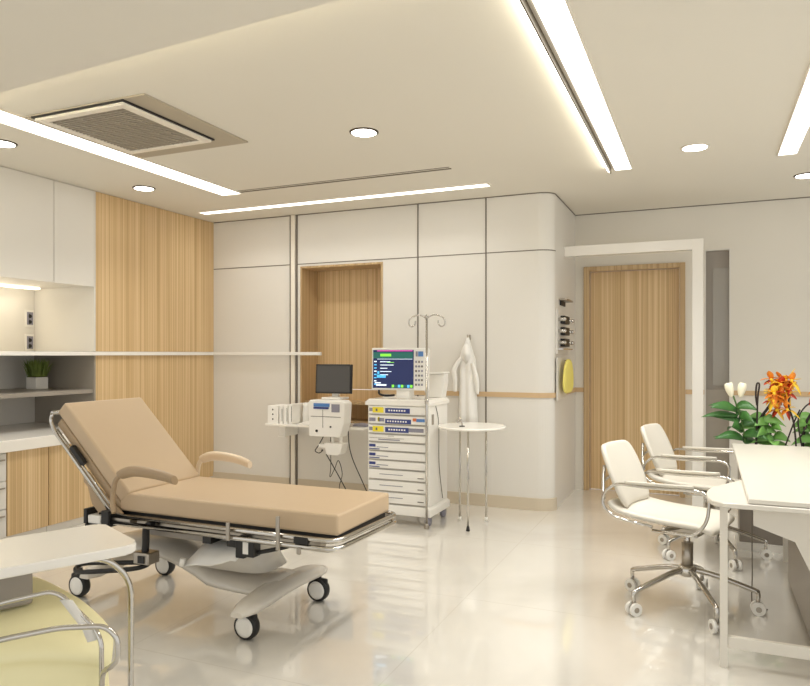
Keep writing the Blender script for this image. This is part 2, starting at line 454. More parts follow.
# ------------------------------------------------------------------ air vent
t = thing('air_vent', (-3.2, 3.2, H), 'square ceiling air conditioning cassette with dark slatted grille', 'air vent')
b = MB(); b.box(-3.585, -2.70, 2.80, 3.70, H-.010, H-.0005); b.build('flange', M_VENTF, t, label='grey outer flange')
b = MB()
X0, X1, Y0, Y1 = -3.53, -2.86, 2.81, 3.54
for (a0, a1, c0, c1) in ((X0, X0+.05, Y0, Y1), (X1-.05, X1, Y0, Y1), (X0+.05, X1-.05, Y0, Y0+.05), (X0+.05, X1-.05, Y1-.05, Y1)):
    b.m(M_RINGW).box(a0, a1, c0, c1, H-.035, H-.010, bev=.006)
b.m(M_BLACK)
b.box(X0-.012, X0, Y0-.012, Y1+.012, H-.020, H-.010); b.box(X1, X1+.012, Y0-.012, Y1+.012, H-.020, H-.010)
b.box(X0, X1, Y0-.012, Y0, H-.020, H-.010); b.box(X0, X1, Y1, Y1+.012, H-.020, H-.010)
b.build('frame', None, t)
b = MB(); b.m(M_VENTD).box(X0+.05, X1-.05, Y0+.05, Y1-.05, H-.018, H-.011)
b.m(M_VENTS)
n = 24
for i in range(n):
    y = Y0+.06+(Y1-Y0-.12)*i/(n-1); b.box(X0+.05, X1-.05, y-.005, y+.005, H-.030, H-.019)
for i in range(1, 8):
    x = X0+.05+(X1-X0-.1)*i/8; b.box(x-.003, x+.003, Y0+.05, Y1-.05, H-.031, H-.018)
b.build('grille', None, t)

# ------------------------------------------------------------------ left wall cabinets
def wall_cab(y0, y1, label):
    t = thing('wall_cabinet', ((LX+LW)/2, (y0+y1)/2, 1.90), label, 'cabinet', 'white wall cabinets')
    MB().box(LW+.001, LX-.02, y0+.001, y1-.001, 1.90, H-.002).build('body', M_CAB, t)
    MB().box(LX-.019, LX, y0+.003, y1-.003, 1.893, H-.004).build('door', M_CAB, t, bevel=.0015)
wall_cab(3.05, 3.915, 'wide white wall cabinet at the left edge of the photo')
wall_cab(3.915, 4.308, 'narrow white wall cabinet next to the fluted oak cabinet')
o = MB().box(-5.33, -5.27, 3.2, 4.25, 1.886, 1.8985).build('under_cabinet_light', M_LEDW)
settag(o, 'slim warm light bar under the white wall cabinets', 'light')

t = thing('tall_cabinet', (-5.06, 5.08, 0), 'full height oak cabinet with vertical grain beside the back wall corner', 'cabinet')
b = MB(); b.box(LW+.001, LX-.022, 4.325, BY-.002, 0, H-.002); b.build('body', M_CAB, t)
b = MB(); b.m(M_CAB).box(LW+.001, LX-.004, 4.311, 4.325, 1.353, H-.002); b.m(M_CABG).box(LW+.001, LX-.004, 4.311, 4.325, 0, 1.353)
b.build('side_panel', None, t, label='end panel white above and grey below the rail')
MB().box(LX-.021, LX, 4.326, BY-.003, 1.352, H-.004).build('door', M_WOOD, t)
MB().box(LX-.021, LX, 4.326, BY-.003, .06, 1.338).build('door', M_WOOD, t)

o = MB().box(LW+.001, LX-.002, 3.0, 4.309, 1.318, 1.349).build('wall_shelf', M_TOP, bevel=.002)
settag(o, 'white shelf below the outlets and above the potted grass', 'shelf')
b = MB(); b.box(LX+.001, LX+.03, 3.0, BY-.03, 1.318, 1.349); b.box(LX+.001, -3.39, BY-.055, BY-.026, 1.318, 1.349)
o = b.build('wall_rail', M_WHITE, bevel=.003); settag(o, 'long thin white rail at eye level crossing the oak cabinet and back wall', 'rail')
o = MB().box(LW+.001, LX-.02, 3.0, 4.309, 1.002, 1.035).build('wall_shelf', M_GREY, bevel=.002)
settag(o, 'grey shelf holding the small potted grass', 'shelf')
# metal-look splashback below the grey shelf
o = MB().box(LW+.001, LW+.012, 3.0, 4.309, .732, 1.0).build('splashback_panel', M_CAB)
settag(o, 'pale splashback panel between the worktop and grey shelf', 'wall panel')

CX = -4.45
o = MB().box(LW+.001, CX+.02, 2.9, 4.308, .648, .73).build('worktop', M_TOP, bevel=.004)
settag(o, 'thick white worktop over the oak base cabinets', 'worktop')
def base_cab(y0, y1, label, m=M_WOOD, grp='base cabinets under the white worktop'):
    t = thing('base_cabinet', (-4.95, (y0+y1)/2, 0), label, 'cabinet', grp)
    b = MB(); b.box(LW+.001, CX-.025, y0+.001, y1-.001, 0, .647); b.build('body', M_CAB, t)
    MB().box(CX-.024, CX-.004, y0+.003, y1-.003, .06, .645).build('door', m, t, bevel=.0015)
b0 = thing('base_cabinet', (-4.95, 3.12, 0), 'white drawer cabinet at the left edge of the photo under the worktop', 'cabinet', 'base cabinets under the white worktop')
MB().box(LW+.001, CX-.025, 2.95, 3.328, 0, .647).build('body', M_CAB, b0)
for z in (.06, .255, .45):
    d_ = MB().box(CX-.024, CX-.004, 2.953, 3.325, z, z+.19).build('drawer', M_CAB, b0, bevel=.0015)
    MB().box(CX-.004, CX+.006, 3.24, 3.31, z+.14, z+.15).build('handle', M_STEEL, d_)
base_cab(3.330, 3.664, 'oak base cabinet next to the white drawers')
base_cab(3.666, 4.308, 'oak base cabinet behind the raised head of the examination bed')

def outlet(z, label):
    t = thing('wall_outlet', (LW, 4.262, z), label, 'outlet', 'double outlets above the shelf')
    MB().box(LW+.0005, LW+.010, 4.218, 4.306, z, z+.15, bev=.003).build('plate', M_WHITE, t)
    b = MB(); b.m(M_LG).box(LW+.010, LW+.014, 4.233, 4.291, z+.02, z+.13)
    b.m(M_BLACK)
    for k in (.045, .095):
        b.cyl((LW+.013, 4.262, z+k), (LW+.017, 4.262, z+k), .016, n=12); b.box(LW+.013, LW+.018, 4.25, 4.256, z+k-.02, z+k+.02)
    b.build('socket', None, t)
outlet(1.355, 'lower double outlet just above the white shelf')
outlet(1.565, 'upper double outlet under the wall cabinets')

t = thing('potted_grass', (-5.25, 4.12, 1.035), 'small white square pot of green grass on the grey shelf', 'potted plant')
px_, py_, pz_ = -5.18, 4.15, 1.035
b = MB(); b.prism([(px_-.06, py_-.06), (px_+.06, py_-.06), (px_+.06, py_+.06), (px_-.06, py_+.06)], 'z', pz_, pz_+.10); b.build('pot', M_WHITE, t, bevel=.006)
MB().box(px_-.053, px_+.053, py_-.053, py_+.053, pz_+.099, pz_+.106).build('soil', M_SOIL, t)
b = MB()
for i in range(420):
    x = px_+random.uniform(-.053, .053); y = py_+random.uniform(-.053, .053)
    a = random.uniform(0, 2*PI); l = random.uniform(.11, .165); q = random.uniform(0, .07)+((x-px_)**2+(y-py_)**2)**.5*.3
    dx, dy = (x-px_)*.7+math.cos(a)*q*.6, (y-py_)*.7+math.sin(a)*q*.6
    w = .003
    p0 = Vector((x, y, pz_+.10)); p1 = p0+Vector((dx*.4, dy*.4, l*.6)); p2 = p0+Vector((dx, dy, l))
    s_ = Vector((-math.sin(a), math.cos(a), 0))*w
    va = [b.bm.verts.new(p) for p in (p0-s_, p0+s_, p1+s_, p1-s_, p2)]
    b._f([va[0], va[1], va[2], va[3]]); b._f([va[3], va[2], va[4]])
o = b.build('grass', M_GRASS, t); o['kind'] = 'stuff'

# ------------------------------------------------------------------ wooden recess cabinet in back wall
t = thing('recessed_cabinet', (-3.2, 6.0, oz0), 'oak lined recess in the back wall behind the dark monitor', 'cabinet')
b = MB(); e = .0015
b.box(ox0+e, ox0+.02, BY-.004, 6.17, oz0+e, oz1-e); b.box(ox1-.02, ox1-e, BY-.004, 6.17, oz0+e, oz1-e)
b.box(ox0+.02, ox1-.02, BY-.004, 6.17, oz1-.02, oz1-e); b.box(ox0+.02, ox1-.02, BY-.004, 6.17, oz0+e, oz0+.02)
b.build('frame', M_WOODF, t)
MB().box(ox0+.021, -3.06, 6.14, 6.165, .98, oz1-.021).build('door', M_WOOD, t)
MB().box(-3.057, ox1-.021, 6.14, 6.165, .98, oz1-.021).build('door', M_WOOD, t)
MB().box(ox0+.021, ox1-.021, 6.14, 6.165, .68, .975).build('drawer', M_WOOD, t)
MB().box(ox0+.021, ox1-.021, 5.90, 6.139, .845, .87).build('ledge', M_WOODF, t)

# ------------------------------------------------------------------ desk shelf with workstation
o = MB().box(-3.80, -2.77, 5.47, BY-.023, .655, .678).build('wall_desk', M_TOP, bevel=.004)
settag(o, 'narrow white wall shelf carrying binders and the small monitor', 'desk')
t = thing('shelf_bracket', (-3.72, 5.6, .52), 'white square bracket under the left end of the wall shelf', 'bracket')
MB().box(-3.73, -3.66, 5.60, BY-.026, .545, .654).build('body', M_PAPER, t, bevel=.004)
MB().box(-3.735, -3.655, 5.59, 5.6, .54, .556).build('cap', M_WHITE, t)
def binder(x0, x1, h, label, dots=False):
    t = thing('binder', ((x0+x1)/2, 5.62, .678), label, 'binder', 'white binders on the wall shelf')
    MB().box(x0, x1, 5.50, 5.72, .678, .678+h).build('cover', M_PAPER, t, bevel=.003)
    if dots:
        for z in (.04, .085, .13): MB().cyl(((x0+x1)/2, 5.4985, .678+z), ((x0+x1)/2, 5.502, .678+z), .008, n=10).build('spine_mark', M_BLACK, t)
    else: MB().box(x1-.008, x1-.004, 5.4985, 5.502, .70, .678+h-.02).build('spine_mark', M_BLACK, t)
binder(-3.79, -3.675, .165, 'white box binder with black marks on its spine, leftmost on the wall shelf', True)
binder(-3.66, -3.625, .16, 'thin white binder right of the marked box binder')
binder(-3.615, -3.57, .17, 'middle white binder on the wall shelf')
binder(-3.56, -3.52, .185, 'tallest white binder beside the white pitcher')
# small chrome lamp-like pitcher
t = thing('pitcher', (-3.48, 5.62, .678), 'small white pitcher right of the binders on the wall shelf', 'pitcher')
b = MB(); b.lathe([(.03, 0), (.042, .005), (.045, .09), (.036, .15), (.045, .19), (.042, .19), (.03, .15)], (-3.455, 5.66, .678), 20); b.build('body', M_WHITE, t)
MB().tube([(-3.415, 5.66, .85), (-3.375, 5.66, .84), (-3.37, 5.66, .78), (-3.41, 5.66, .74)], .006, n=8).build('handle', M_WHITE, t)
# telephone-like white unit
t = thing('paper_tray', (-3.25, 5.6, .678), 'white slanted document tray left of the console under the dark monitor', 'tray')
b = MB(); b.prism([(-3.34, .679), (-3.10, .679), (-3.10, .87), (-3.29, .87), (-3.32, .84)], 'y', 5.62, 5.75); b.build('body', M_WHITE, t, bevel=.01)
b = MB(); b.prism([(-3.46, .679), (-3.18, .679), (-3.18, .715), (-3.36, .715)], 'y', 5.485, 5.60); b.build('lid', M_PAPER, t, bevel=.004)
# monitor
t = thing('monitor', (-3.075, 5.56, .678), 'small dark blank monitor above the white console', 'monitor')
rot = Matrix.Translation((-3.075, 5.50, 1.105)) @ Matrix.Rotation(.10, 4, 'Z') @ Matrix.Rotation(-.06, 4, 'X')
MB().box(-.175, .175, -.018, .018, -.132, .132, rot, bev=.006).build('bezel', M_BLACK, t)
MB().box(-.16, .16, -.0205, -.017, -.118, .118, rot).build('screen', M_DARK, t)
b = MB(); b.box(-3.105, -3.045, 5.515, 5.55, .9, 1.06); b.m(M_WHITE); b.box(-3.175, -2.975, 5.44, 5.60, .923, .94, bev=.006); b.build('stand', M_WHITE, t)
# console unit
t = thing('console_unit', (-3.065, 5.50, .60), 'white medical console with blue label hanging at the shelf front under the monitor', 'medical console')
b = MB(); b.prism([(-3.235, .60), (-2.925, .60), (-2.885, .72), (-2.875, .90), (-2.905, .922), (-3.225, .922), (-3.245, .90)], 'y', 5.33, 5.468); b.build('body', M_WHITE, t, bevel=.008)
b = MB(); b.m(M_LBL).box(-3.185, -3.025, 5.324, 5.331, .865, .895); b.m(M_LB).box(-3.185, -3.035, 5.322, 5.331, .845, .862); b.m(M_LG).box(-3.005, -2.925, 5.326, 5.331, .82, .89)
b.build('label_plate', None, t, label='blue and grey label')
b = MB(); b.m(M_BLACK).cyl((-3.155, 5.324, .65), (-3.155, 5.331, .65), .012, n=12).cyl((-3.015, 5.324, .69), (-3.015, 5.331, .69), .008, n=10)
b.m(M_SEAM).box(-3.215, -2.915, 5.327, 5.331, .775, .780).box(-3.095, -3.092, 5.327, 5.331, .68, .84); b.build('controls', None, t)
b = MB(); b.prism([(-3.090, .545), (-2.900, .545), (-2.925, .455), (-2.955, .44), (-3.065, .44)], 'y', 5.34, 5.45); b.build('basket', M_WHITE, t, bevel=.008)
b = MB(); b.box(-3.035, -3.015, 5.38, 5.40, .54, .602); b.build('hanger', M_WHITE, t); MB().box(-2.955, -2.935, 5.38, 5.40, .54, .602).build('hanger', M_WHITE, t); MB().box(-3.155, -3.085, 5.36, 5.44, .50, .53).build('cable_guide', M_WHITE, t)
def cable(pts, label, rr=.0045):
    o = MB().tube(pts, rr, n=6).build('cable', M_BLACK); settag(o, label, 'cable', 'black cables below the wall shelf')
cable([(-2.93, 5.50, .64), (-2.90, 5.46, .52), (-2.86, 5.45, .40), (-2.78, 5.45, .24), (-2.68, 5.45, .06), (-2.6, 5.45, .006)], 'black cable running from the console to the floor beside the cart')
cable([(-3.10, 5.40, .438), (-3.06, 5.42, .36), (-2.98, 5.44, .22), (-2.90, 5.46, .08), (-2.82, 5.48, .006)], 'black cable hanging from the basket under the console')
cable([(-3.16, 5.46, .59), (-3.22, 5.47, .50), (-3.26, 5.48, .45), (-3.22, 5.48, .43), (-3.17, 5.46, .46), (-3.15, 5.40, .47)], 'short looped black cable left of the console basket')
cable([(-3.17, 5.60, .654), (-3.20, 5.66, .30), (-3.22, 5.68, .18), (-3.17, 5.68, .26), (-3.13, 5.68, .34), (-3.09, 5.68, .22), (-3.12, 5.68, .1), (-3.1, 5.66, .006)], 'wavy black cable against the wall behind the bed', .0035)
# white keyboard on shelf
o = MB().prism([(-2.92, .679), (-2.775, .679), (-2.775, .69), (-2.90, .70)], 'y', 5.55, 5.70).build('notebook', M_LG, bevel=.002); settag(o, 'flat grey notebook at the right end of the wall shelf', 'notebook')

# ------------------------------------------------------------------ medical drawer cart
cx0, cx1, cy0, cy1 = -2.47, -1.945, 4.95, 5.38
t = thing('drawer_cart', ((cx0+cx1)/2, (cy0+cy1)/2, 0), 'white medical drawer cart with yellow and blue labels', 'cart')
b = MB(); b.box(cx0, cx1, cy0+.02, cy1, .15, .93); b.build('body', M_WHITE, t, bevel=.006)
b = MB(); b.prism([(cx0-.015, .925), (cx1+.015, .925), (cx1+.015, .955), (cx1-.01, .975), (cx0+.02, .975), (cx0-.015, .95)], 'y', cy0-.01, cy1+.01); b.build('top', M_TOP, t, bevel=.006)
b = MB(); b.prism([(cx0-.02, .075), (cx1+.02, .075), (cx1+.02, .13), (cx1-.01, .151), (cx0+.01, .151), (cx0-.02, .12)], 'y', cy0-.008, cy1+.01); b.build('base', M_WHITE, t, bevel=.008)
zs = [.925, .85, .775, .70, .635, .565, .495, .425, .34, .25, .155]
for i in range(10):
    z1_, z0_ = zs[i]-.004, zs[i+1]+.004
    d_ = MB().box(cx0+.012, cx1-.012, cy0-.002, cy0+.02, z0_, z1_).build('drawer', M_WHITE, t, bevel=.003)
    yl = cy0-.0045; ym = cy0-.002
    def L(m_, a, c, u, v): MB().box(cx0+.012+a*.5, cx0+.012+c*.5, yl, ym, z0_+u*(z1_-z0_), z0_+v*(z1_-z0_)).build('drawer_label', m_, d_)
    b = MB()
    if i in (0, 2):
        L(M_LG, .02, .08, .35, .75); L(M_LY, .08, .27, .2, .85); L(M_LB, .30, .72 if i == 0 else .70, .2, .78)
        if i == 2: L(M_LG, .70, .95, .3, .75)
        b.m(M_PAPER)
        for k in range(7): b.box(cx0+.19+k*.022, cx0+.19+k*.022+.013, yl-.0015, yl, z0_+.028, z0_+.04)
        MB().box(cx0+.08, cx0+.095, yl-.0015, yl, z0_+.025, z0_+.045).build('label_mark', M_SEAM, d_)
    elif i == 1:
        L(M_LG, .02, .13, .3, .7); L(M_LY, .17, .20, .3, .8); L(M_LG, .18, .28, .3, .7); L(M_LB, .30, .74, .1, .62); L(M_LO, .77, .83, .45, .8); L(M_LBL, .83, .97, .4, .75)
        b.m(M_PAPER)
        for k in range(8): b.box(cx0+.18+k*.022, cx0+.18+k*.022+.012, yl-.0015, yl, z0_+.018, z0_+.03)
    elif i == 3:
        L(M_SEAM, .02, .62, .50, .54); L(M_LG, .18, .55, .25, .38); L(M_SEAM, .35, .45, .8, .85)
    elif i in (4, 5, 6):
        L(M_LB, .02, .13, .45, .8); L(M_LB, .02, .20, .15, .25); L(M_LG, .15, .35, .4, .48)
    else:
        L(M_LG, .2, .6, .5, .56); L(M_SEAM, .85, .95, .3, .38)
    if i in (0, 1, 2): b.build('label_lettering', None, d_)
    else: b.bm.free()
    MB().box(cx0+.02, cx1-.02, cy0-.006, cy0-.0015, z0_-.002, z0_+.004).build('pull_edge', M_STEEL, d_)
MB().box(cx1-.001, cx1+.004, 5.02, 5.06, .78, .86).build('side_latch', M_STEEL, t)
MB().tube([(cx1+.004, 5.10, .92), (cx1+.006, 5.16, .78), (cx1+.006, 5.17, .45), (cx1+.006, 5.25, .17)], .003, n=6).build('side_cable', M_SEAM, t)
for x in (cx0+.02, cx1-.02):
    for y in (cy0+.05, cy1-.05):
        c_ = MB().cyl((x, y, .05), (x, y, .08), .014).box(x-.02, x+.02, y-.02, y+.02, .062, .078).build('caster', M_STEEL, t)
        MB().lathe([(.012, -.016), (.036, -.016), (.038, 0), (.036, .016), (.012, .016)], (x, y, .038), 20, 'x').build('wheel', M_LG, c_)
# patient monitor
t = thing('patient_monitor', (-2.2, 5.15, .975), 'patient monitor with lit blue screen on top of the drawer cart', 'monitor')
rot = Matrix.Translation((-2.235, 5.05, 1.21)) @ Matrix.Rotation(.10, 4, 'Z') @ Matrix.Rotation(-.03, 4, 'X')
MB().box(-.225, .225, -.02, .10, -.168, .168, rot, bev=.008).build('housing', M_WHITE, t)
S0, S1, T0, T1 = -.212, .128, -.152, .152
MB().box(S0, S1, -.0225, -.019, T0, T1, rot).build('screen', M_SCR, t)
b = MB()
def U(m_, u0, u1, v0, v1, dd=.0008):
    b.m(m_).box(S0+u0*(S1-S0), S0+u1*(S1-S0), -.0225-dd, -.0224, T0+v0*(T1-T0), T0+v1*(T1-T0), rot)
U(M_SCRM, .10, .97, .965, .99); U(M_SCRT, .0, .98, .78, .94, .0004); U(M_SCRG, .18, .45, .83, .90); U(M_SCRT, .5, .97, .84, .86)
U(M_SCRW, .1, .97, .755, .765)
for k in range(8):
    v = .68-.085*k; U(M_SCRC if k % 3 else M_SCRW, .03, .09, v, v+.03)
    if k < 5: U(M_SCRW, .18, .18+(.25, .33, .18, .28, .2)[k], v, v+.018)
U(M_SCRC, .10, .32, .27, .35); U(M_SCRC, .11, .16, .37, .44); U(M_SCRG, .35, .52, .665, .68); U(M_SCRW, .08, .34, .06, .10); U(M_SCRW, .05, .2, .12, .15)
for k in range(7): U((M_SCRG, M_SCRT, M_SCRC)[k % 3], .47+k*.075, .53+k*.075, .02, .09)
b.build('screen_display', None, t)
b = MB(); b.m(M_LBL).box(.165, .205, -.0245, -.019, .10, .14, rot); b.m(M_LG).box(.145, .16, -.0245, -.019, .10, .14, rot)
for i in range(3):
    for j in range(6):
        b.m(M_SEAM if (i+j) % 3 == 0 else M_LG).box(.142+i*.024, .142+i*.024+.014, -.0245, -.019, -.13+j*.036, -.13+j*.036+.016, rot)
b.build('button', None, t, label='grey button block')
b = MB(); b.box(-2.255, -2.14, 5.04, 5.14, .975, 1.05); b.build('stand', M_WHITE, t, bevel=.006)
MB().tube([(-2.40, 5.03, 1.05), (-2.39, 5.01, 1.015), (-2.34, 5.0, 1.0), (-2.26, 5.02, 1.003)], .009).build('handle', M_BLACK, t)
# document holder behind monitor on the cart
t = thing('storage_box', (-1.98, 5.25, .975), 'white open box on the rear of the cart beside the pole', 'box')
b = MB(); b.prism([(-2.07, .975), (-1.95, .975), (-1.93, 1.10), (-1.93, 1.17), (-2.12, 1.16), (-2.10, 1.02)], 'y', 5.26, 5.36); b.build('body', M_WHITE, t, bevel=.006)
MB().prism([(-2.13, 1.165), (-1.925, 1.175), (-1.925, 1.185), (-2.13, 1.175)], 'y', 5.22, 5.37).build('lid', M_PAPER, t)
# iv pole
t = thing('iv_pole', (-1.955, 4.91, 0), 'tall thin chrome drip pole with curled hooks at the front corner of the cart', 'drip stand')
ix, iy = -1.945, 4.915
MB().cyl((ix, iy, .03), (ix, iy, 1.62), .0095, n=12).cyl((ix, iy, .95), (ix, iy, .99), .015, n=12).build('pole', M_CHROME, t)
MB().lathe([(.020, 0), (.021, .012), (.015, .03), (.010, .04)], (ix, iy, 0), 16).build('foot', M_STEEL, t)
for s_ in (-1, 1):
    pts = [(0, 0), (.05, .025), (.10, .022), (.145, -.004), (.15, -.045), (.125, -.062), (.10, -.045), (.095, -.015)]
    MB().tube([(ix+s_*a*.97, iy, 1.60+c) for a, c in pts], .0055, n=8).build('hook', M_CHROME, t)
MB().ball((ix, iy, 1.615), .017).build('finial', M_CHROME, t)

# round side table
rx, ry, rz_ = -1.655, 5.13, .755
t = thing('round_table', (rx, ry, 0), 'small round white table on thin chrome legs beside the drawer cart', 'table')
MB().lathe([(.24, 0), (.262, .008), (.262, .018), (.255, .022)], (rx, ry, rz_), 48).build('tabletop', M_TOP, t)
for (x, y) in ((-1.635, 4.975), (-1.80, 5.27), (-1.60, 5.33)):
    l_ = MB().cyl((x, y, .02), (x, y, rz_), .0085, n=12).build('leg', M_CHROME, t)
    MB().cyl((x, y, 0), (x, y, .03), .015, .011, n=12).build('foot', M_WHITE if y > 5 else M_BLACK, l_)
t = thing('tap_holder', (rx-.06, ry, rz_+.022), 'tiny curved chrome holder on the round white table', 'holder')
MB().cyl((-1.70, 5.03, rz_+.022), (-1.70, 5.03, rz_+.028), .022, n=16).build('base', M_BLACK, t)
MB().tube([(-1.70, 5.03, rz_+.025), (-1.705, 5.03, rz_+.07), (-1.72, 5.03, rz_+.085), (-1.735, 5.03, rz_+.07), (-1.735, 5.03, rz_+.05)], .006).build('arm', M_CHROME, t)

# white coat on a wall hook
t = thing('coat_hook', (-1.905, BY, 1.47), 'small metal wall hook holding the white coat', 'hook')
MB().box(-1.915, -1.897, BY-.006, BY-.0005, 1.455, 1.50).build('plate', M_STEEL, t)
MB().tube([(-1.906, BY-.004, 1.485), (-1.906, BY-.05, 1.475), (-1.906, BY-.065, 1.485), (-1.906, BY-.068, 1.50)], .005).build('prong', M_STEEL, t)
t = thing('lab_coat', (-1.905, BY-.05, .70), 'white coat hanging from a wall hook behind the round table', 'coat')
def drape(rows, y, amp, ph=0, nx=15):
    G = []
    for (z, x0, x1) in rows:
        row = []
        for i in range(nx):
            u = i/(nx-1); f = (1.49-z)/.7
            row.append((x0+(x1-x0)*u, y+amp*min(1, .25+f)*math.sin(u*14+ph+z*2)-.03*math.sin(u*PI)*min(1, f+.2), z))
        G.append(row)
    return G
b = MB(); b.sheet(drape([(1.475, -1.915, -1.897), (1.42, -1.935, -1.882), (1.36, -1.965, -1.862), (1.28, -1.985, -1.835), (1.2, -1.985, -1.83), (1.1, -1.985, -1.825), (.95, -1.99, -1.825), (.8, -1.995, -1.82), (.70, -1.995, -1.82)], BY-.05, .012), .006)
b.build('body', M_CLOTH, t)
for (x0, x1, x2, x3, s_) in ((-1.96, -2.025, -2.02, -1.99, 1), (-1.865, -1.825, -1.815, -1.835, -1)):
    b = MB(); b.tube([((x0), BY-.065, 1.30), (x1, BY-.07, 1.20), (x2, BY-.07, 1.10), (x2, BY-.07, 1.0)] if s_ == 1 else [(x0, BY-.065, 1.25), (x1, BY-.07, 1.12), (x2, BY-.07, .98)], lambda u: .020+.012*math.sin(u*3), n=10, flat=.6)
    b.build('sleeve', M_CLOTH, t)
b = MB(); b.sheet([[(-1.93, BY-.09, 1.40), (-1.905, BY-.095, 1.42), (-1.885, BY-.09, 1.40)], [(-1.955, BY-.10, 1.30), (-1.905, BY-.105, 1.24), (-1.865, BY-.10, 1.30)]], .006); b.build('collar', M_CLOTH, t)

# ------------------------------------------------------------------ side wall fittings
t = thing('wall_socket_panel', (SX, 6.25, 1.40), 'black and chrome instrument holder on the side wall above the yellow cloth', 'instrument holder')
MB().box(SX+.0005, SX+.014, 5.98, 6.50, 1.33, 1.72).build('back_plate', M_CAB, t, bevel=.003)
for i, z in enumerate((1.43, 1.53, 1.63)):
    h_ = MB().box(SX+.015, SX+.055, 6.10, 6.34, z-.035, z+.035, bev=.006).build('instrument', M_BLACK, t)
    b = MB()
    for y in (6.03, 6.41): b.cyl((SX+.014, y, z), (SX+.065, y, z), .016, n=14).ball((SX+.065, y, z), .018)
    b.build('knob', M_CHROME, h_)
MB().box(SX+.014, SX+.06, 6.0, 6.46, 1.368, 1.378).build('lower_tray', M_CHROME, t)
t = thing('sensor_bracket', (SX, 6.25, 1.78), 'small dark bracket high on the side wall', 'bracket')
MB().box(SX+.0005, SX+.07, 6.10, 6.42, 1.80, 1.815, bev=.003).build('plate', M_STEEL, t)
MB().box(SX+.0005, SX+.012, 6.15, 6.36, 1.76, 1.80).build('mount', M_BLACK, t)
t = thing('cloth_holder', (SX, 6.2, .93), 'slim white holder on the side wall behind the yellow cloth', 'holder')
MB().box(SX+.013, SX+.022, 5.93, 6.36, .93, 1.30).build('panel', M_CAB, t, bevel=.004)
MB().box(SX+.0005, SX+.013, 6.0, 6.3, 1.05, 1.25).build('bracket', M_CAB, t)
MB().cyl((SX+.026, 6.26, 1.27), (SX+.075, 6.26, 1.275), .006, n=8).build('peg', M_STEEL, t)
G = []
for z, w in ((1.285, .05), (1.26, .12), (1.2, .17), (1.1, .19), (1.02, .18), (.985, .10)):
    G.append([(SX+.065+.008*math.sin(i*1.9+z*5), 6.20-w*1.15+2.3*w*i/8, z) for i in range(9)])
b = MB(); b.sheet(G, .02); o = b.build('yellow_cloth', M_YCL, subd=1); settag(o, 'yellow cloth hanging on the side wall left of the oak door', 'cloth')

# ------------------------------------------------------------------ examination bed
BX0, BX1, BY0, BY1 = -2.76, -1.485, 2.69, 3.235
t = thing('examination_bed', (-2.4, 2.96, 0), 'tan examination bed with raised backrest on a white wheeled base', 'examination bed')
rotb = None
MB().box(BX0, BX1, BY0, BY1, .525, .62, bev=.012, seg=3).build('seat_cushion', M_TAN, t)
# backrest
ang = math.radians(44.5)
hx, hz = -2.70, .615
R = Matrix.Translation((hx, 0, hz)) @ Matrix.Rotation(ang, 4, 'Y')   # local -X runs up the backrest
MB().box(-.64, 0, BY0-.002, BY1+.002, -.068, .012, R, bev=.012, seg=3).build('backrest_cushion', M_TAN, t)
MB().box(-.60, .02, BY0+.0, BY1-.0, -.120, -.070, R, bev=.01).build('backrest_shell', M_TANS, t)
b = MB()
for y in (BY0-.022, BY1+.022):
    pts = [R @ Vector(p) for p in ((.02, y, -.135), (-.56, y, -.135), (-.63, y, -.115), (-.645, y, -.075))]
    b.tube(rounded(pts, .05), .010, smooth=False)
    b.tube([R @ Vector((.02, y, -.112)), R @ Vector((-.56, y, -.112))], .005, smooth=False)
pts = [R @ Vector((-.645, BY0-.028, -.075)), R @ Vector((-.645, BY1+.028, -.075))]
b.tube(pts, .010, smooth=False); b.build('backrest_frame', M_CHROME, t)
for y in (BY0-.014, BY1+.014):
    b = MB(); b.prism([(-2.99, .70), (-2.965, .715), (-2.94, .70), (-2.90, .64), (-2.74, .53), (-2.70, .50), (-2.70, .47), (-2.85, .475), (-2.93, .55), (-2.955, .64), (-2.99, .66)], 'y', y-.008, y+.008, bev=.003)
    b.build('hinge_plate', M_TANS, t)
MB().box(0, .12, BY0-.035, BY0-.01, -.11, -.085, R @ Matrix.Translation((-.42, 0, 0))).build('grip', M_BLACK, t)
# deck and rails
MB().box(BX0-.06, BX1-.015, BY0+.02, BY1-.02, .495, .524).build('deck', M_BLACK, t, label='black mattress deck')
b = MB()
for z, o_ in ((.508, .028), (.472, .034)):
    pts = [(BX0-.10, BY0-o_, z), (BX1+.005, BY0-o_, z), (BX1+.035, BY1+o_, z), (BX0-.1, BY1+o_, z)]
    b.tube(rounded(pts, .07, 6), .0125, smooth=False, n=10)
b.build('side_rail', M_CHROME, t)
for x, z0_, z1_ in ((-2.04, .46, .545), (-1.765, .445, .60), (-1.655, .44, .47)):
    MB().box(x-.010, x+.010, BY0-.055, BY0-.045, z0_, z1_, bev=.003).build('rail_clip', M_STEEL, t)
for x in (-2.55, -1.9): MB().box(x-.012, x+.012, BY1+.0, BY1+.05, .46, .52).build('rail_clip', M_STEEL, t)
MB().box(-1.685, -1.615, BY0-.048, BY0-.02, .485, .515).build('rail_block', M_BLACK, t, bevel=.003)
b = MB(); b.box(BX0-.1, BX1-.1, BY0+.03, BY0+.07, .455, .494).box(BX0-.1, BX1-.1, BY1-.07, BY1-.03, .455, .494)
b.box(BX0-.02, BX0+.02, BY0+.07, BY1-.07, .455, .494).box(-1.80, -1.76, BY0+.07, BY1-.07, .455, .494).build('under_frame', M_STEEL, t)
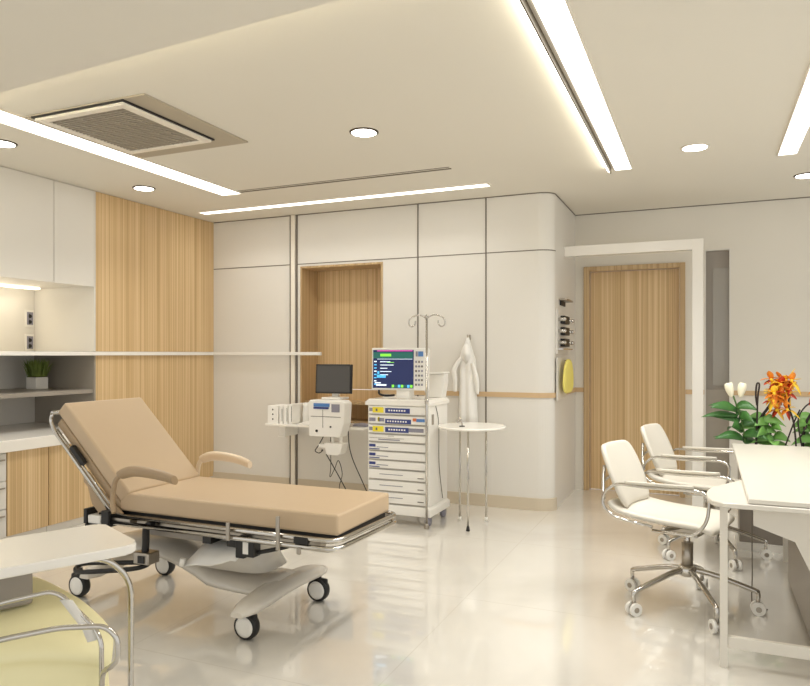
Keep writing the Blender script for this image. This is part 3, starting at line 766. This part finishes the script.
# head end bracket
b = MB(); b.m(M_STEEL).box(-2.950, -2.660, BY0-.03, BY0+.02, .47, .495); b.m(M_BLACK).box(-2.940, -2.810, BY0-.06, BY0+.05, .435, .455, bev=.006).box(-2.830, -2.780, BY0-.055, BY0+.03, .45, .53, bev=.004).box(-2.950, -2.930, BY0-.055, BY0+.04, .455, .53)
b.m(M_WHITE).box(-2.928, -2.840, BY0-.05, BY0+.03, .456, .50, bev=.006)
b.build('head_bracket', None, t)
# strut and actuator
b = MB(); b.m(M_BLACK).tube([(-2.530, BY0-.01, .49), (-2.570, BY0-.01, .46), (-2.585, BY0+.0, .38), (-2.590, BY0+.0, .33)], .018, n=8)
b.m(M_STEEL).box(-2.640, -2.540, BY0-.03, BY0+.05, .275, .335, bev=.006); b.m(M_BLACK).box(-2.605, -2.565, BY0-.036, BY0-.029, .285, .32)
b.build('strut', None, t)
b = MB(); b.m(M_GREY).box(-2.62, -2.26, BY0+.06, BY0+.13, .40, .455, bev=.008); b.m(M_BLACK).cyl((-2.26, BY0+.09, .43), (-2.10, BY0+.09, .44), .016).box(-2.27, -2.22, BY0+.05, BY0+.14, .40, .465).box(-2.12, -2.04, BY0+.04, BY0+.14, .40, .47, bev=.006)
b.build('actuator', None, t)
b = MB(); b.m(M_BLACK).box(-2.03, -1.98, BY0-.01, BY0+.05, .37, .47, bev=.006).box(-1.965, -1.925, BY0-.01, BY0+.05, .38, .455, bev=.006).tube([(-1.96, BY0+.02, .39), (-1.86, BY0+.03, .415), (-1.77, BY0+.04, .44)], .010, n=8)
b.m(M_WHITE).box(-1.985, -1.955, BY0-.012, BY0+.04, .395, .45)
b.build('lever', None, t)
# white under tray
gx = [-2.33, -2.25, -2.17, -2.10, -2.05, -2.02]
G = [[(x, BY0+y_, .40+h_+(-.05*k if k else 0)) for k, y_ in enumerate((.22, .10, -.02))] for x, h_ in zip(gx, (0, .015, .02, .04, .06, .06))]
b = MB(); b.sheet(G, .008); b.tube([(-2.33, BY0-.02, .335), (-2.335, BY0-.025, .30)], .014); b.build('under_tray', M_WHITE, t)
# arms
def arm(y, m_, s_):
    P = [(-2.75, .58), (-2.735, .68), (-2.70, .72), (-2.62, .745), (-2.52, .745), (-2.42, .735), (-2.35, .72)]
    if s_ > 0: P = [(-2.77, .55), (-2.76, .665), (-2.735, .705), (-2.66, .73), (-2.55, .73), (-2.45, .715), (-2.39, .695)]
    a = MB(); a.tube([(x, y, z) for x, z in P[2:]], lambda u: .030*(1-.6*abs(u-.55)**3*4 if abs(u-.55) < .6 else .5)+.008, n=14, flat=.55)
    o = a.build('armrest', m_, t)
    MB().tube([(P[0][0]+.02, y-.01*s_*-1, .53)]+[(x, y, z) for x, z in P[:3]], .013, n=8).build('arm_support', m_, o)
arm(BY0-.055, M_TANS, -1); arm(BY1+.06, M_ARM, 1)
# base: spine, cross bars, column
yc = 2.97
def base_bar(x, y0, y1, z):
    b = MB(); n = 13
    G = []
    prof = [(-.07, -.02), (-.068, .008), (-.045, .026), (0, .03), (.045, .026), (.068, .008), (.07, -.02), (.04, -.025), (-.04, -.025)]
    rows = []
    for i in range(n):
        u = i/(n-1); y = y0+(y1-y0)*u
        w = 1-.55*abs(2*u-1)**6; dz = .03*(1-(2*u-1)**2)
        rows.append([b.bm.verts.new((x+a*w, y, z+dz+c*w)) for a, c in prof])
    for A, B in zip(rows, rows[1:]):
        for k in range(len(prof)): b._f([A[k], A[(k+1)%len(prof)], B[(k+1)%len(prof)], B[k]], True)
    b._f(rows[0]); b._f(rows[-1][::-1]); return b
b = base_bar(-1.94, 2.57, 3.34, .150)
b.build('foot_crossbar', M_BASEP, t)
base_bar(-3.02, 2.70, 3.34, .150).build('head_crossbar', M_BASEP, t)
b = MB(); rows = []
for i in range(15):
    u = i/14; x = -3.03+1.1*u
    w = .155+.025*math.cos(u*PI*2); z = .185+.14*math.sin(min(1, u*1.15+.25)*PI)**.9*(1-.3*u); h = .028+.008*math.sin(u*PI)
    rows.append([b.bm.verts.new((x, yc+a*w, z+c*h)) for a, c in ((-1,-.9),(-.98,-.2),(-.8,.5),(-.4,.85),(0,1),(.4,.85),(.8,.5),(.98,-.2),(1,-.9),(.4,-1),(-.4,-1))])
for A, B in zip(rows, rows[1:]):
    for k in range(11): b._f([A[k], A[(k+1)%11], B[(k+1)%11], B[k]], True)
b._f(rows[0]); b._f(rows[-1][::-1]); b.build('base_spine', M_BASEP, t)
b = MB(); rows = []
for z, x0, x1, w in ((.25, -2.46, -1.98, .145), (.30, -2.40, -2.02, .14), (.38, -2.34, -1.98, .13), (.44, -2.32, -1.93, .13), (.456, -2.32, -1.92, .13)):
    rows.append([b.bm.verts.new(((x0+x1)/2+(x1-x0)/2*math.copysign(abs(math.cos(a))**.5, math.cos(a)), yc+w*math.copysign(abs(math.sin(a))**.5, math.sin(a)), z)) for a in [2*PI*k/24 for k in range(24)]])
for A, B in zip(rows, rows[1:]):
    for k in range(24): b._f([A[k], A[(k+1)%24], B[(k+1)%24], B[k]], True)
b._f(rows[0]); b._f(rows[-1][::-1]); b.build('lift_column', M_BASEP, t)
# pedal loop
MB().tube([(-2.98, 2.66, .235), (-2.96, 2.60, .215), (-2.80, 2.60, .235), (-2.62, 2.66, .255), (-2.62, 2.74, .26), (-2.80, 2.72, .245)], .012, closed=True).build('pedal', M_BLACK, t)
for (x, y) in ((-1.962, 2.68), (-1.913, 3.25), (-3.153, 2.79), (-2.985, 3.265)):
    rw = .062
    c_ = MB().cyl((x, y, .09), (x, y, .155), .016).box(x-.055, x+.055, y-.013, y+.013, .085, .125, bev=.01).build('caster', M_BLACK, t)
    b = MB()
    b.m(M_BLACK).lathe([(.045, -.024), (.058, -.022), (rw, -.012), (rw, .012), (.058, .022), (.045, .024)], (x, y, rw), 28, 'y')
    b.m(M_WHITE).lathe([(.001, -.0300), (.036, -.029), (.048, -.0235), (.048, -.020)], (x, y, rw), 28, 'y').lathe([(.001, .0300), (.036, .029), (.048, .0235), (.048, .020)], (x, y, rw), 28, 'y')
    b.build('wheel', None, c_, label='white disc wheel with black tyre')

# ------------------------------------------------------------------ foreground overbed table
A = Vector((-1.995, 1.867)); E_ = Vector((.90, -.436)).normalized(); U_ = Vector((-.42, -.907)).normalized()
E_ = Vector((-U_.y, U_.x))
if E_.x < 0: E_ = -E_
def P2(u, e): q = A+U_*u+E_*e; return (q.x, q.y)
t = thing('overbed_table', (*P2(.4, .18), 0), 'white overbed table on chrome tube legs at the left foreground', 'table')
poly = []
def rc(c, a0, a1, r_, n=6):
    for i in range(n+1):
        a = a0+(a1-a0)*i/n; poly.append(P2(c[0]+r_*math.cos(a), c[1]+r_*math.sin(a)))
rc((.03, .03), PI*1.5, PI, .03); rc((.05, .31), PI, PI/2, .05); rc((.95, .31), PI/2, 0, .05); rc((.97, .03), 0, -PI/2, .03)
b = MB(); b.prism(poly, 'z', .690, .72, bev=.005); b.build('tabletop', M_TOP, t)
def p3(u, e, z): return (*P2(u, e), z)
b = MB(); b.tube(rounded([p3(.20, .29, .681), p3(.10, .325, .688), p3(.02, .325, .60), p3(.02, .325, .05), p3(.30, .325, .014), p3(.9, .325, .014)], .07, 6), .0095, n=10, smooth=False)
b.build('leg', M_CHROME, t)
b = MB(); b.tube(rounded([p3(.90, .05, .689), p3(.94, .04, .60), p3(.94, .04, .014), p3(.05, .04, .014)], .07, 6), .0095, n=10, smooth=False); b.tube([p3(.9, .325, .014), p3(.94, .04, .014)], .0095, smooth=False); b.tube([p3(.9, .325, .014), p3(.9, .325, .690)], .0095, smooth=False)
b.build('leg', M_CHROME, t)
b = MB(); b.prism([P2(.30, .05), P2(.30, .30), P2(.85, .30), P2(.85, .05)], 'z', .58, .689); b.build('under_bin', M_GREY, t, bevel=.01)

# yellow padded chair / couch under it
t = thing('padded_couch', (-1.95, 1.4, 0), 'pale yellow padded couch with chrome side rails at the lower left corner', 'couch')
rows = [
 [(-1.644, 1.577, 0.495), (-1.721, 1.587, 0.534), (-1.819, 1.611, 0.557), (-1.919, 1.621, 0.571), (-2.029, 1.629, 0.598), (-2.156, 1.60, 0.60), (-2.277, 1.56, 0.60)],
 [(-1.6, 1.542, 0.47), (-1.664, 1.547, 0.497), (-1.736, 1.537, 0.525), (-1.823, 1.522, 0.548), (-1.889, 1.471, 0.57), (-1.981, 1.41, 0.578), (-2.074, 1.337, 0.574)],
 [(-1.575, 1.505, 0.444), (-1.594, 1.472, 0.475), (-1.62, 1.435, 0.495), (-1.668, 1.393, 0.509), (-1.727, 1.345, 0.515), (-1.809, 1.288, 0.51), (-1.902, 1.226, 0.505)],
 [(-1.572, 1.504, 0.425), (-1.588, 1.468, 0.452), (-1.612, 1.43, 0.470), (-1.662, 1.387, 0.484), (-1.720, 1.339, 0.490), (-1.803, 1.282, 0.486), (-1.896, 1.22, 0.48)],
 [(-1.600, 1.515, 0.412), (-1.620, 1.488, 0.430), (-1.650, 1.458, 0.448), (-1.700, 1.418, 0.458), (-1.757, 1.37, 0.468), (-1.839, 1.313, 0.460), (-1.932, 1.251, 0.456)],
 [(-1.574, 1.50, 0.352), (-1.568, 1.457, 0.367), (-1.604, 1.42, 0.363), (-1.651, 1.378, 0.367), (-1.709, 1.331, 0.369), (-1.79, 1.274, 0.366), (-1.882, 1.213, 0.362)],
 [(-1.60, 1.50, 0.27), (-1.596, 1.46, 0.26), (-1.627, 1.43, 0.26), (-1.676, 1.39, 0.26), (-1.736, 1.342, 0.26), (-1.819, 1.285, 0.26), (-1.912, 1.22, 0.26)],
]
b = MB(); b.sheet(rows, .03); b.build('back_cushion', M_YEL, t, subd=2)
b = MB(); b.prism([(-1.60, 1.47), (-1.66, 1.39), (-1.90, 1.21), (-2.25, 1.50), (-2.02, 1.60), (-1.68, 1.56)], 'z', .24, .43, bev=.02); b.build('seat_cushion', M_YEL, t)
b = MB(); b.prism([(-1.60, 1.47), (-1.66, 1.39), (-1.90, 1.21), (-2.25, 1.50), (-2.02, 1.60), (-1.68, 1.56)], 'z', .20, .239, bev=.005); b.build('frame', M_WHITE, t)
for (x, y) in ((-1.66, 1.50), (-1.70, 1.41), (-2.15, 1.50), (-1.90, 1.26)):
    MB().cyl((x, y, 0), (x, y, .2), .012).build('leg', M_CHROME, t)
b = MB(); b.tube(rounded([(-1.90, 1.262, .60), (-1.818, 1.338, .63), (-1.715, 1.416, .651), (-1.684, 1.429, .64), (-1.581, 1.452, .556), (-1.555, 1.45, .52), (-1.555, 1.45, .22)], .04, 6), .007, n=10, smooth=False)
b.build('side_rail', M_CHROME, t)
b = MB(); b.tube(rounded([(-1.75, 1.205, .567), (-1.706, 1.256, .576), (-1.587, 1.34, .596), (-1.492, 1.403, .593), (-1.46, 1.417, .561), (-1.46, 1.417, .501), (-1.485, 1.417, .478), (-1.53, 1.43, .45), (-1.56, 1.45, .23)], .03, 6), .0075, n=10, smooth=False)
b.build('side_rail', M_CHROME, t)
b = MB(); b.sheet([[(-1.681, 1.42, .632), (-1.615, 1.437, .556), (-1.591, 1.436, .52)], [(-1.649, 1.433, .632), (-1.590, 1.448, .56), (-1.568, 1.450, .526)]], .006)
b.build('hinge_panel', M_WHITE, t)

# ------------------------------------------------------------------ desk
t = thing('meeting_desk', (.55, 4.1, 0), 'white meeting desk with a clipped left corner at the right foreground', 'desk')
b = MB(); b.prism([(.165, 3.185), (1.05, 3.185), (1.05, 5.11), (.165, 5.11)], 'z', .712, .735, bev=.003); b.build('desktop', M_DESK, t)
pl = [(.18, 3.18)]+[(.18, 3.80), (.155, 3.80), (.035, 3.54), (.012, 3.47), (.006, 3.38), (.01, 3.28), (.03, 3.215), (.07, 3.18)]
pl = [(1.05, 3.18), (1.05, 3.80), (.165, 3.80), (.03, 3.52), (.010, 3.45), (.006, 3.36), (.010, 3.27), (.03, 3.21), (.07, 3.18)]
b = MB(); b.prism(pl, 'z', .688, .711, bev=.004); b.build('desk_wing', M_DESK, t)
b = MB(); b.box(.058, .088, 3.235, 3.265, 0, .687); b.build('leg', M_DESK, t)
b = MB(); b.box(.46, .49, 5.04, 5.07, 0, .711); b.build('leg', M_DESK, t)
MB().box(.089, 1.0, 3.237, 3.263, .085, .135).build('stretcher', M_DESK, t, bevel=.003)
b = MB(); b.prism([(.19, .687), (.19, .60), (.345, .545), (.43, .36), (.45, .30), (1.0, .30), (1.0, .687)], 'y', 3.30, 3.32); b.build('modesty_panel', M_DESK, t)
MB().box(.98, 1.0, 3.25, 3.30, 0, .687).build('leg', M_DESK, t)
b = MB(); b.box(.50, 1.0, 5.045, 5.065, .20, .26); b.build('stretcher', M_DESK, t, bevel=.003)
MB().box(.98, 1.01, 5.03, 5.06, 0, .711).build('leg', M_DESK, t)
t = thing('pedestal_cabinet', (.7, 4.1, 0), 'grey storage pedestal under the white desk', 'cabinet')
MB().box(.44, .96, 3.55, 4.55, .03, .62).build('body', M_GREY, t, bevel=.004)
MB().box(.46, .94, 3.57, 4.53, 0, .03).build('plinth', M_CABG, t)
t2 = MB().tube([(.225, 4.05, .705), (.225, 4.05, .45), (.227, 4.05, .2), (.23, 4.05, .005), (.30, 4.05, .005)], .003, n=6).build('cable', M_SEAM); settag(t2, 'thin grey cable dropping from the desk to the floor', 'cable')

# ------------------------------------------------------------------ chairs
def make_chair(loc, label, rz=0):
    t = thing('office_chair', (0,0,0), label, 'chair', 'white office chairs at the desk')
    hw = .225
    # seat: gently dished
    G = []
    prof = [(-.345, .545), (-.33, .51), (-.28, .488), (-.18, .475), (-.06, .468), (.06, .468), (.12, .464), (.16, .455), (.185, .438)]
    for x, z in prof:
        G.append([(x, hw*(2*k/8-1), z+.012*abs(2*k/8-1)**2) for k in range(9)])
    MB().sheet(G, .036).build('seat', M_IVORY, t, subd=1)
    G = []
    for x, z, w in ((-.255, .51, .17), (-.275, .56, .20), (-.30, .63, .22), (-.33, .70, .22), (-.36, .77, .21), (-.385, .82, .19), (-.392, .838, .15)):
        G.append([(x-.03*(1-(2*k/8-1)**2)*1, w*(2*k/8-1), z) for k in range(9)])
    MB().sheet(G, .032).build('backrest', M_IVORY, t, subd=1)
    for s_ in (-1, 1):
        y = s_*(hw+.02)
        loop = rounded([(-.10, y, .455), (-.30, y, .475), (-.365, y, .53), (-.355, y, .60), (-.29, y, .655), (-.14, y, .65), (.13, y, .662), (.175, y, .64), (.165, y, .52), (.11, y, .44), (-.10, y, .437)], .05, 5)
        o = MB().tube(loop, .0085, n=10, smooth=False, closed=False).build('arm_frame', M_CHROME, t)
        MB().tube([(-.24, y, .664), (-.10, y, .668), (.10, y, .676)], .013, n=10, flat=.6).build('arm_pad', M_IVORY, o)
    b = MB()
    for s_ in (-1, 1): b.tube([(-.355, s_*.245, .56), (-.372, s_*.21, .60), (-.388, s_*.17, .66), (-.398, s_*.13, .72)], .010)
    b.tube([(-.385, -.17, .65), (-.41, 0, .65), (-.385, .17, .65)], .010)
    b.build('back_frame', M_CHROME, t)
    b = MB(); b.box(-.09, .09, -.06, .06, .40, .43, bev=.008); b.tube([(-.05, -.245, .446), (-.02, 0, .425), (-.05, .245, .446)], .010); b.tube([(.11, -.245, .44), (.09, 0, .415), (.11, .245, .44)], .009); b.build('seat_plate', M_STEEL, t)
    MB().cyl((0,0,.30), (0,0,.41), .014).build('gas_lift', M_CHROME, t)
    MB().cyl((0,0,.20), (0,0,.345), .030, n=8).build('lift_sleeve', M_STEEL, t)
    MB().lathe([(.025, 0), (.045, .01), (.045, .05), (.032, .06)], (0,0,.165), 20).build('hub', M_CHROME, t)
    for k in range(5):
        a = math.radians(237+72*k); d = Vector((math.cos(a), math.sin(a), 0))
        l_ = MB().tube([d*.03+Vector((0,0,.20)), d*.12+Vector((0,0,.185)), d*.31+Vector((0,0,.125)), d*.335+Vector((0,0,.11)), d*.335+Vector((0,0,.07))], lambda u: .016-.006*u, n=8).build('leg', M_CHROME, t)
        c = d*.335; ax = Vector((-d.y, d.x, 0))
        b = MB()
        b.m(M_CHROME).cyl(c+ax*-.012+Vector((0,0,.034)), c+ax*.012+Vector((0,0,.034)), .020, n=18)
        b.m(M_WHITE)
        for s_ in (-1, 1): b.cyl(c+ax*.010*s_+Vector((0,0,.033)), c+ax*.026*s_+Vector((0,0,.033)), .033, n=20)
        b.m(M_STEEL).cyl(c+ax*-.029+Vector((0,0,.033)), c+ax*.029+Vector((0,0,.033)), .014, n=14)
        b.m(M_STEEL).cyl(c+Vector((0,0,.05)), c+Vector((0,0,.08)), .010, n=10)
        b.build('caster', None, l_)
    t.location = loc; t.rotation_euler = (0, 0, rz)
    return t
ch = make_chair((-.085, 3.93, 0), 'nearer of the two white and chrome office chairs, closest to the desk corner', math.radians(-15))
dup(ch, (.03, 5.02, 0), math.radians(-14), 'farther white and chrome office chair standing in front of the oak door')

# ------------------------------------------------------------------ planter and flowers
t = thing('planter_box', (.7, 5.35, 0), 'long grey planter box behind the desk holding the flowers', 'planter')
b = MB(); b.box(.215, 1.25, 5.25, 5.52, .05, .66); b.build('box', M_GREY, t, bevel=.005); MB().box(.20, 1.26, 5.235, 5.53, 0, .05).build('plinth', M_WHITE, t)
MB().box(.235, 1.23, 5.27, 5.50, .66, .668).build('soil', M_SOIL, t)
SZ = .667
def leaf(b, p, d, L, w, droop=.5, n=7, face=False):
    p = Vector(p); d = Vector(d).normalized(); side = d.cross(Vector((.2,-1,.7)) if face else Vector((0,0,1)))
    side = side.normalized() if side.length > .1 else Vector((1,0,0))
    G = []
    for i in range(n):
        u = i/(n-1); c = p+d*L*u+Vector((0,0,-droop*L*u*u)); ww = w*math.sin(PI*min(1, .08+u*.95))**.8+.001
        G.append([c-side*ww+Vector((0,0,.25*ww)), c-Vector((0,0,.0)), c+side*ww+Vector((0,0,.25*ww))])
    b.sheet(G, .0012)
# white lily plant
t = thing('white_lily', (.26, 5.33, SZ), 'leafy green plant with two white buds left of the orange flowers', 'flowering plant')
def lily(x, y, h, lean, n, L, seed, mleaf):
    random.seed(seed)
    top = Vector((x+lean, y, h))
    s_ = MB(); s_.tube([(x, y, SZ+.002), (x+lean*.3, y, SZ+(h-SZ)*.5), top], .0055, n=8)
    l_ = MB()
    for i in range(n):
        u = .12+.72*i/n; a = i*2.4+seed; p = (x+lean*u, y, SZ+(h-SZ)*u)
        leaf(l_, p, (math.cos(a), math.sin(a)*.7-.15, .55), L*random.uniform(.75, 1.15), L*.17, random.uniform(.35, .75), face=True)
    return s_, l_, top
s_, l_, top = lily(.26, 5.33, 1.04, -.08, 11, .21, 1, M_GREEN)
leaf(l_, (.21, 5.33, .90), (-1, -.1, .2), .24, .022, .25, face=True); leaf(l_, (.20, 5.32, .95), (-1, -.1, .5), .20, .020, .35, face=True); leaf(l_, (.23, 5.32, .76), (-1, -.1, .05), .18, .009, .1, face=True)
s_.build('stem', M_STEM, t); l_.build('leaf', M_GREEN, t)
def bud(b, c, d, L, r_):
    c = Vector(c); d = Vector(d).normalized()
    b.tube([c, c+d*L*.35, c+d*L*.75, c+d*L], lambda u: r_*(.35+1.0*math.sin(min(1, u*.95)*PI*.85)), n=10)
for dx_, tilt in ((-.01, -.25), (.045, .15)):
    b = MB(); bud(b, top+Vector((dx_, 0, -.01)), (tilt, 0, 1), .10, .021)
    for k in range(3): leaf(b, top+Vector((dx_, 0, .0)), (tilt+.25*math.cos(k*2.1), .25*math.sin(k*2.1), 1), .092, .011, -.05)
    b.build('bud', M_PETW, t)
# orange flower plants
def orchid(x, y, label, seed, n, zc, spread):
    random.seed(seed)
    t = thing('orange_flower', (x, y, SZ), label, 'flowering plant', 'orange flowering plants')
    b = MB(); b.tube([(x-.10, y, SZ+.002), (x-.08, y, .86), (x-.02, y, .97), (x+.04, y, 1.07)], .009, n=8)
    b.tube([(x-.03, y+.02, SZ+.002), (x, y+.02, .82), (x+.02, y, .95), (x+.03, y, 1.0)], .006, n=8)
    b.build('stem', M_TWIG, t)
    b = MB()
    for i in range(15):
        a = i*2.4; p = (x-.03+random.uniform(-.05, .05), y, SZ+.02+.22*i/16)
        leaf(b, p, (math.cos(a), math.sin(a)*.6-.2, .55), random.uniform(.12, .20), .036, .6, face=True)
    b.build('leaf', M_GREEN2, t)
    for i in range(n):
        c = Vector((x+.035+random.gauss(0, spread*.5), y-.03+random.uniform(-.05, .05), zc+random.uniform(-.11, .10)))
        b = MB()
        base = random.uniform(0, 2*PI)
        for k in range(6):
            a = base+k*PI/3; m_ = (M_PET, M_PETR, M_PETY, M_PETY, M_PET, M_PET)[(k+i) % 6]
            b.m(m_); leaf(b, c, (math.cos(a), -.35+.2*math.sin(a*3), math.sin(a)), random.uniform(.05, .085), .021, random.uniform(-.3, .6))
        b.m(M_PETY).ball(c+Vector((0, -.012, 0)), .012, u=8, v=5)
        b.build('blossom', None, t)
    return t
orchid(.42, 5.34, 'orange and yellow flower cluster on a dark stem, centre of the planter', 5, 19, 1.06, .075)
orchid(.70, 5.34, 'orange flowers cut by the right edge of the photo', 11, 10, 1.05, .07)
b = MB(); b.tube([(.32, 5.30, SZ+.002), (.325, 5.30, .85), (.33, 5.30, 1.03), (.34, 5.30, 1.12), (.325, 5.30, 1.125), (.318, 5.30, 1.05), (.325, 5.30, .98)], .006, n=7)
o = b.build('twig', M_TWIG); settag(o, 'single dark curled twig between white buds and orange flowers', 'twig', 'dark twigs in the planter')
b = MB(); b.tube([(.48, 5.28, SZ+.002), (.54, 5.28, .86), (.58, 5.28, .96)], .005, n=7).tube([(.56, 5.28, SZ+.002), (.545, 5.28, .86), (.515, 5.28, .98), (.52, 5.28, 1.06)], .006, n=7)
o = b.build('twig', M_TWIG); settag(o, 'pair of crossing dark twigs right of the orange cluster', 'twig', 'dark twigs in the planter')
b = MB(); b.tube([(.60, 5.28, SZ+.002), (.58, 5.28, .78), (.57, 5.28, .90), (.61, 5.28, .98), (.66, 5.28, 1.02)], .005, n=7).tube([(.585, 5.28, .78), (.62, 5.28, .86)], .004, n=6)
o = b.build('twig', M_TWIG); settag(o, 'branching dark twig near the right edge of the photo', 'twig', 'dark twigs in the planter')

# ------------------------------------------------------------------ world, camera, colour
w = bpy.data.worlds.new('room_light'); sc.world = w; w.use_nodes = True
bg = w.node_tree.nodes['Background']; bg.inputs['Color'].default_value = (1, .995, .97, 1); bg.inputs['Strength'].default_value = .80
cam = bpy.data.cameras.new('camera'); co = bpy.data.objects.new('camera', cam); COL.objects.link(co)
co.location = (0, 0, 1.33); co.rotation_euler = (PI/2, 0, math.atan(300/694))
cam.sensor_width = 36; cam.lens = 694*36/810; cam.shift_y = 11/810
cam.clip_start = .05
sc.camera = co
vs = sc.view_settings
vs.view_transform = 'Standard'; vs.look = 'None'; vs.gamma = 1; vs.exposure = .42; vs.use_curve_mapping = False
sc.cycles.use_denoising = True
sc.cycles.max_bounces = 10; sc.cycles.diffuse_bounces = 6
